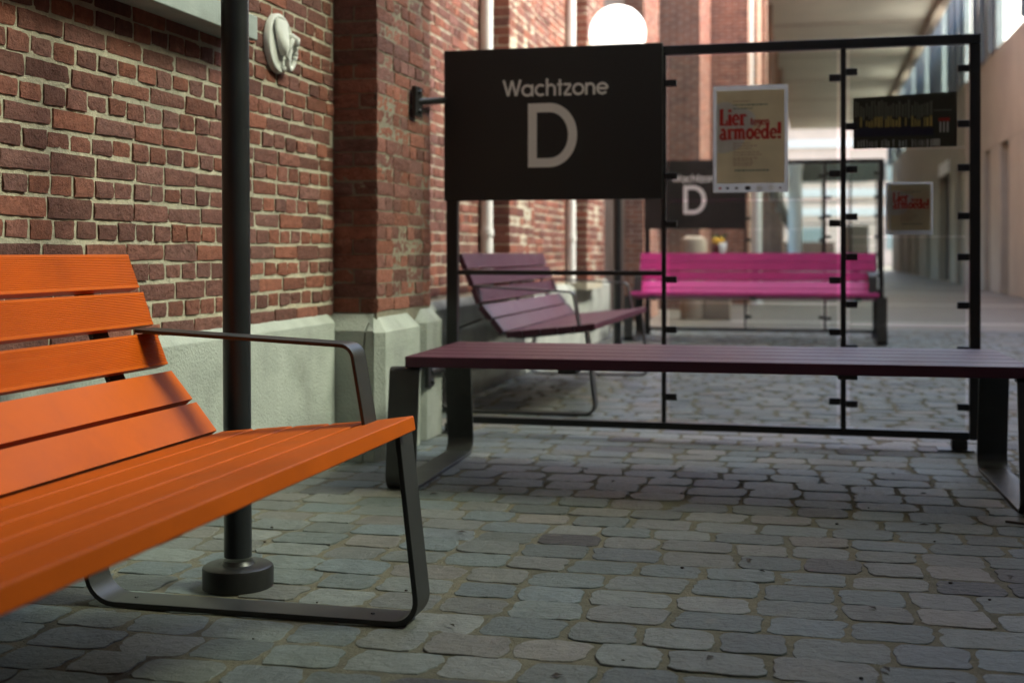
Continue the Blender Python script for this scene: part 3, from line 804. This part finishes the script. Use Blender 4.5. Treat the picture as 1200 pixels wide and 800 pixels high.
# ------------------------------------------------------------------ right-hand building of the corridor
RX = 3.6
rw = thing('corridor_wall', 'beige panelled wall with tall dark doorways along the right side of the corridor', 'wall')
slots = [(-2.0, -1.0), (.6, 1.6), (6.0, 7.0), (8.6, 9.6), (14.2, 15.2), (16.8, 17.8), (21.9, 22.9), (25.1, 26.19), (27.64, 28.57), (32.6, 33.9), (35.4, 38.3), (41.0, 42.5), (45.5, 46.6), (49.0, 50.2), (53, 54.2)]
mb = MB(); y = -8.0; HD = 2.93
for a, b in slots:
    n = max(1, round((a - y) / 1.25)); w = (a - y) / n
    for k in range(n): mb.box(RX, RX + .3, y + k * w + .006, y + (k + 1) * w - .006, 0, HD - .004)
    y = b
mb.box(RX, RX + .3, y + .006, 60, 0, HD - .004)
y = -8.0
while y < 60:
    mb.box(RX, RX + .3, y + .006, min(60, y + 2.4) - .006, HD, 4.84); y += 2.4
mb.build('wall_panels', M['beige'], rw, .006)
mb = MB(); mb.box(RX + .27, RX + .36, -8, 60, .01, 4.82)
mb.build('wall_body', M['door_dark'], rw)
for a, b in slots:
    if a > 20:
        mb = MB(); mb.box(RX + .20, RX + .25, a + .02, b - .02, 0, HD - .02); mb.build('door', M['door_dark'], rw, .003)
mb = MB(); mb.box(RX - .02, RX - .001, 35.5, 38.1, HD + .02, HD + .36); tag(mb.build('pale_panel', M['letter'], rw), 'pale panel over the wide doorway')  # plain white panel above the doorway
# clerestory above that wall
cl = thing('clerestory', 'row of tall clerestory windows between blue-grey steel columns, above the beige wall', 'window')
cols = [-8.8 + 5.3 * k for k in range(14)]
for yy in cols:
    mb = MB()
    hw = 1.72 if yy > 24 else .30
    mb.box(RX - .02, RX + .28, yy - hw, yy + hw, 4.842, 8.3)
    for f in ((-.72, .1, .86) if hw > 1 else (.2,)): mb.box(RX - .10, RX - .021, yy + hw * f, yy + hw * f + .09, 4.842, 8.3)
    mb.build('column', M['fin'], cl, .006)
mb = MB(); mb.box(RX - .1, RX + .3, -9.2, 60.5, 8.302, 8.6); mb.build('head_beam', M['fin'], cl)
for a, b in zip(cols[:-1], cols[1:]):
    wa, wb = (1.722 if a > 24 else .302), (1.722 if b > 24 else .302)
    mid = 7 < a < 20
    if mid:
        mb = MB(); mb.box(RX + .05, RX + .2, a + wa, b - wb, 4.845, 6.6); mb.build('light_block_panel', M['beige'], cl)  # added panel raises the unseen sill to shade the low wall opposite
    mb = MB(); mb.box(RX + .12, RX + .13, a + wa, b - wb, 6.605 if mid else 4.845, 8.298)
    if b < 2: mb.build('light_block_panel', M['beige'], cl)      # added panels keep sun out of the unseen bays beside the viewer
    else: mb.build('glass_pane', M['dimming' if b < 8 else 'frosted' if b > 25 else 'glass'], cl)

# corridor ceiling and its edge beam
cg = thing('corridor_ceiling', 'pale ceiling with timber edge beam over the corridor', 'ceiling')
tag(cg, kind='structure')
mb = MB(); mb.box(-.94, 2.80, 26.3, 60, 6.5, 6.75)
mb.build('ceiling', M['ceiling'], cg)
mb = MB(); mb.box(2.801, 3.02, 26.3, 60, 6.36, 6.78); mb.build('edge_beam', M['beam'], cg, .01)
mb = MB()
for k in range(1, 8):
    mb.box(-.93, 2.799, 21.8 + 5.3 * k, 21.95 + 5.3 * k, 6.488, 6.4995)
mb.build('joint_strip', M['beam'], cg)

# unseen roof slab added to darken the near waiting zone
mb = MB(); mb.prism([(-8.04, 8.15), (6.2, 8.15), (6.2, 7.6), (6.4, 7.6), (6.4, 8.4), (-8.04, 8.4)], -2.3, 3.49, 'x')
tag(mb.build('shade_roof', M['roof']), 'unseen dark flat roof added over the near benches to block sky light', 'roof')

# unseen wall added behind the viewer to block light from that side
mb = MB(); mb.box(-2.3, 3.9, -9.0, -8.05, 0, 7.3); tag(mb.build('brick_building', M['brickflat']), 'unseen brick gable added behind the camera to block light', 'building')

# projecting brick block on the left of the corridor
bb = thing('brick_building', 'red brick block projecting beyond the wooden gate, at the left of the corridor', 'building')
mb = MB()
mb.box(-2.3, -.95, 20.05, 26.2, 0, 8.4)
mb.box(-2.3, -.95, 26.21, 44, 3.2, 8.4); mb.box(-2.3, -1.2, 44.01, 60, 0, 8.4)
mb.build('wall', M['brickflat'], bb)
for yy in (21.3, 25.4, 29.6, 35, 40):
    mb = MB(); mb.box(-.949, -.86, yy, yy + .55, 3.3, 8.4); mb.build('pier', M['brickflat'], bb)
for yy in (31, 36.5, 42):
    mb = MB(); mb.box(-1.35, -.96, yy, yy + .4, 0, 3.19); mb.build('pier', M['brickflat'], bb)
mb = MB(); mb.box(-1.5, -.93, 20.9, 21.25, 0, 8.4); mb.build('sunlit_strip', M['white'], bb)  # white strip stands in for the sunlit edge of the brick side
mb = MB(); mb.box(-1.4, -1.3, 26.25, 44, 0, .95); mb.build('low_wall', M['brown'], bb)
# white columns
for x, yy, r0, h, lab in ((-.80, 19.6, .075, 1.95, 'slim white column beside the brick block'), (-.36, 30.6, .16, 2.95, 'thick white round column in the middle of the far corridor')):
    mb = MB(); mb.lathe([(r0 * 1.25, 0), (r0 * 1.25, .05), (r0, .06), (r0, h - .2), (r0 * 1.15, h - .19), (r0 * 1.15, h)], x, yy, 24)
    tag(mb.build('column', M['white'], None, smooth=40), lab, 'column', 'white columns of the corridor')
# curved white awning in the arcade
mb = MB(); pts = []
for k in range(15):
    a = k / 14; pts.append((-1.05 + .25 * a * a, 27 + 26 * a, 2.55 - .75 * a * a))
mb.tube(pts, [.22 - .06 * k / 14 for k in range(15)], 14)
tag(mb.build('awning', M['white'], None, smooth=True), 'white curved awning running along the far arcade', 'awning')

# far end of the corridor: steel frame and the street behind
ff = thing('end_frame', 'dark steel beam and glazing bars across the far end of the corridor', 'frame')
mb = MB(); mb.box(-.6, 3.3, 59.6, 60.0, 4.05, 4.95); mb.build('beam', M['fin'], ff, .02)
for xx in (-.62, .55, 1.75, 2.95):
    mb = MB(); mb.box(xx - .06, xx + .06, 59.7, 59.85, 0, 4.04); mb.build('post', M['black'], ff, .01)
for z in (2.1, 3.1):
    mb = MB(); mb.box(-.55, 2.88, 59.72, 59.8, z, z + .06); mb.build('rail', M['black'], ff, .01)
fb = thing('street_building', 'pale brick building with white bands across the street at the end of the corridor', 'building', (0, 82, 0))
mb = MB(); mb.box(-30, 30, 0, 8, 0, 9.5); mb.build('wall', M['far_brick'], fb)
for k in range(20):
    for z in (1.0, 5.2):
        mb = MB(); mb.box(-24 + k * 2.6, -24 + k * 2.6 + 1.5, -.06, -.001, z, z + 1.4); mb.build('window', M['far_glass'], fb)
for z in (3.1, 4.3, 7.4):
    mb = MB(); mb.box(-30, 30, -.12, -.002, z, z + .5); mb.build('white_band', M['white'], fb)
mb = MB(); mb.box(-30, 30, -.4, 8.4, 9.502, 9.8); mb.build('roof', M['fin'], fb)
mb = MB(); mb.box(-6, 1.2, 66, 66.25, 0, 1.35); tag(mb.build('garden_wall', M['brown'], None, .02), 'low brown wall beyond the far end of the corridor', 'wall')
mb = MB(); mb.box(1.45, 2.6, 59.9, 59.95, 0, 2.05); tag(mb.build('glass_door', M['letter'], None, .01), 'pale green-white glass door at the far corridor end', 'door')

# stone post with flowers behind the magenta bench
mb = MB(); mb.lathe([(.16, 0), (.16, .92), (.14, .97), (.08, 1.0)], -1.38, 15.4, 20); tag(mb.build('stone_post', M['stone'], None, smooth=40), 'beige stone post behind the magenta bench, left of the flowers', 'post')
mb = MB(); mb.box(-1.24, -.94, 15.3, 15.6, 0, .74); tag(mb.build('stone_block', M['stone'], None, .01), 'low stone block behind the magenta bench carrying the flowers', 'block')
t = thing('flower_vase', 'yellow flowers in a dark red vase with white paper, above the magenta backrest', 'flowers', (-1.08, 15.45, .74))
mb = MB(); mb.lathe([(.035, 0), (.05, .05), (.045, .12), (.04, .16)], -.03, 0, 16); mb.build('vase', M['vase'], t, smooth=True)
mb = MB(); mb.lathe([(.02, .0), (.04, .09), (.05, .18)], .045, -.02, 14); mb.build('paper_wrap', M['paper'], t, smooth=True)
mb = MB(); rnd = random.Random(2)
for k in range(14):
    mb.sphere((-.015 + rnd.uniform(-.05, .05), rnd.uniform(-.05, .05), .20 + rnd.uniform(-.03, .05)), .024, 8, 6, sc=(1, 1, .7))
mb.build('blossoms', M['petal'], t, smooth=True)
mb = MB()
for k in range(12):
    a = rnd.uniform(0, 6.3); c = Vector((math.cos(a) * .05, math.sin(a) * .05, .22)); 
    mb.add([c, c + Vector((math.cos(a) * .03 - .012, math.sin(a) * .03, .04)), c + Vector((math.cos(a) * .05, math.sin(a) * .05, .07)), c + Vector((math.cos(a) * .03 + .012, math.sin(a) * .03, .04))], [(0, 1, 2, 3)])
mb.build('leaves', M['leaf'], t)

# little things on the paving
mb = MB(); mb.tube([(.56, 3.96, .008), (.60, 3.93, .010), (.64, 3.925, .008)], .004, 6); tag(mb.build('twig', M['twig']), 'small dark twig on the cobbles near the right bench leg', 'twig')

mb = MB(); rnd = random.Random(9)
for k in range(70):
    x, y = rnd.uniform(-1.6, 1.6), rnd.uniform(1.8, 5.6); r0 = rnd.uniform(.002, .0045); a = rnd.uniform(0, 3)
    if rnd.random() < .3:
        dx, dy = math.cos(a) * r0 * 4, math.sin(a) * r0 * 4
        mb.add([(x - dx, y - dy, .004), (x + dy * .5, y - dx * .5, .007), (x + dx, y + dy, .005), (x - dy * .5, y + dx * .5, .008)], [(0, 1, 2, 3)])
    else: mb.sphere((x, y, .002), r0, 6, 4, sc=(1.3, 1, .7))
tag(mb.build('litter', M['twig']), 'tiny dark crumbs and leaf scraps scattered on the cobbles', 'litter', kind='stuff')
# ------------------------------------------------------------------ light, sky, camera
EL, AZ = 47, 8      # elevation, and degrees from +X towards +Y
w = bpy.data.worlds.new('World'); scene.world = w; w.use_nodes = True
nt = w.node_tree; bg = nt.nodes['Background']
sky = nt.nodes.new('ShaderNodeTexSky'); sky.sky_type = 'NISHITA'; sky.sun_disc = False
sky.sun_elevation = R(EL); sky.sun_rotation = R(90 - AZ); sky.dust_density = 5.0; sky.air_density = 1.0; sky.ozone_density = 1.0
nt.links.new(sky.outputs[0], bg.inputs['Color']); bg.inputs['Strength'].default_value = .09
sd = bpy.data.lights.new('sun', 'SUN'); sd.energy = 1.5; sd.angle = R(18); sd.color = (1.0, .95, .87)
so = bpy.data.objects.new('sun', sd); C.objects.link(so)
d = Vector((math.cos(R(EL)) * math.cos(R(AZ)), math.cos(R(EL)) * math.sin(R(AZ)), math.sin(R(EL))))
so.rotation_euler = d.to_track_quat('Z', 'Y').to_euler(); so.location = d * 40

F = 1480.0
cam = bpy.data.cameras.new('camera'); co = bpy.data.objects.new('camera', cam); C.objects.link(co)
co.location = (0, 0, .8); co.rotation_euler = (R(90), 0, math.atan(350 / F))
cam.sensor_width = 36; cam.lens = F / 1200 * 36; cam.shift_y = -104 / 1200; cam.clip_start = .05; cam.clip_end = 3000
cam.dof.use_dof = True; cam.dof.focus_distance = 2.95; cam.dof.aperture_fstop = 3.1
scene.camera = co
vs_ = scene.view_settings; vs_.view_transform = 'Standard'; vs_.look = 'None'; vs_.gamma = 1; vs_.use_curve_mapping = False
vs_.exposure = 3.3
scene.cycles.use_denoising = True
scene.cycles.max_bounces = 8; scene.cycles.transparent_max_bounces = 24
scene.cycles.caustics_reflective = False; scene.cycles.caustics_refractive = False
scene.cycles.sample_clamp_indirect = 6
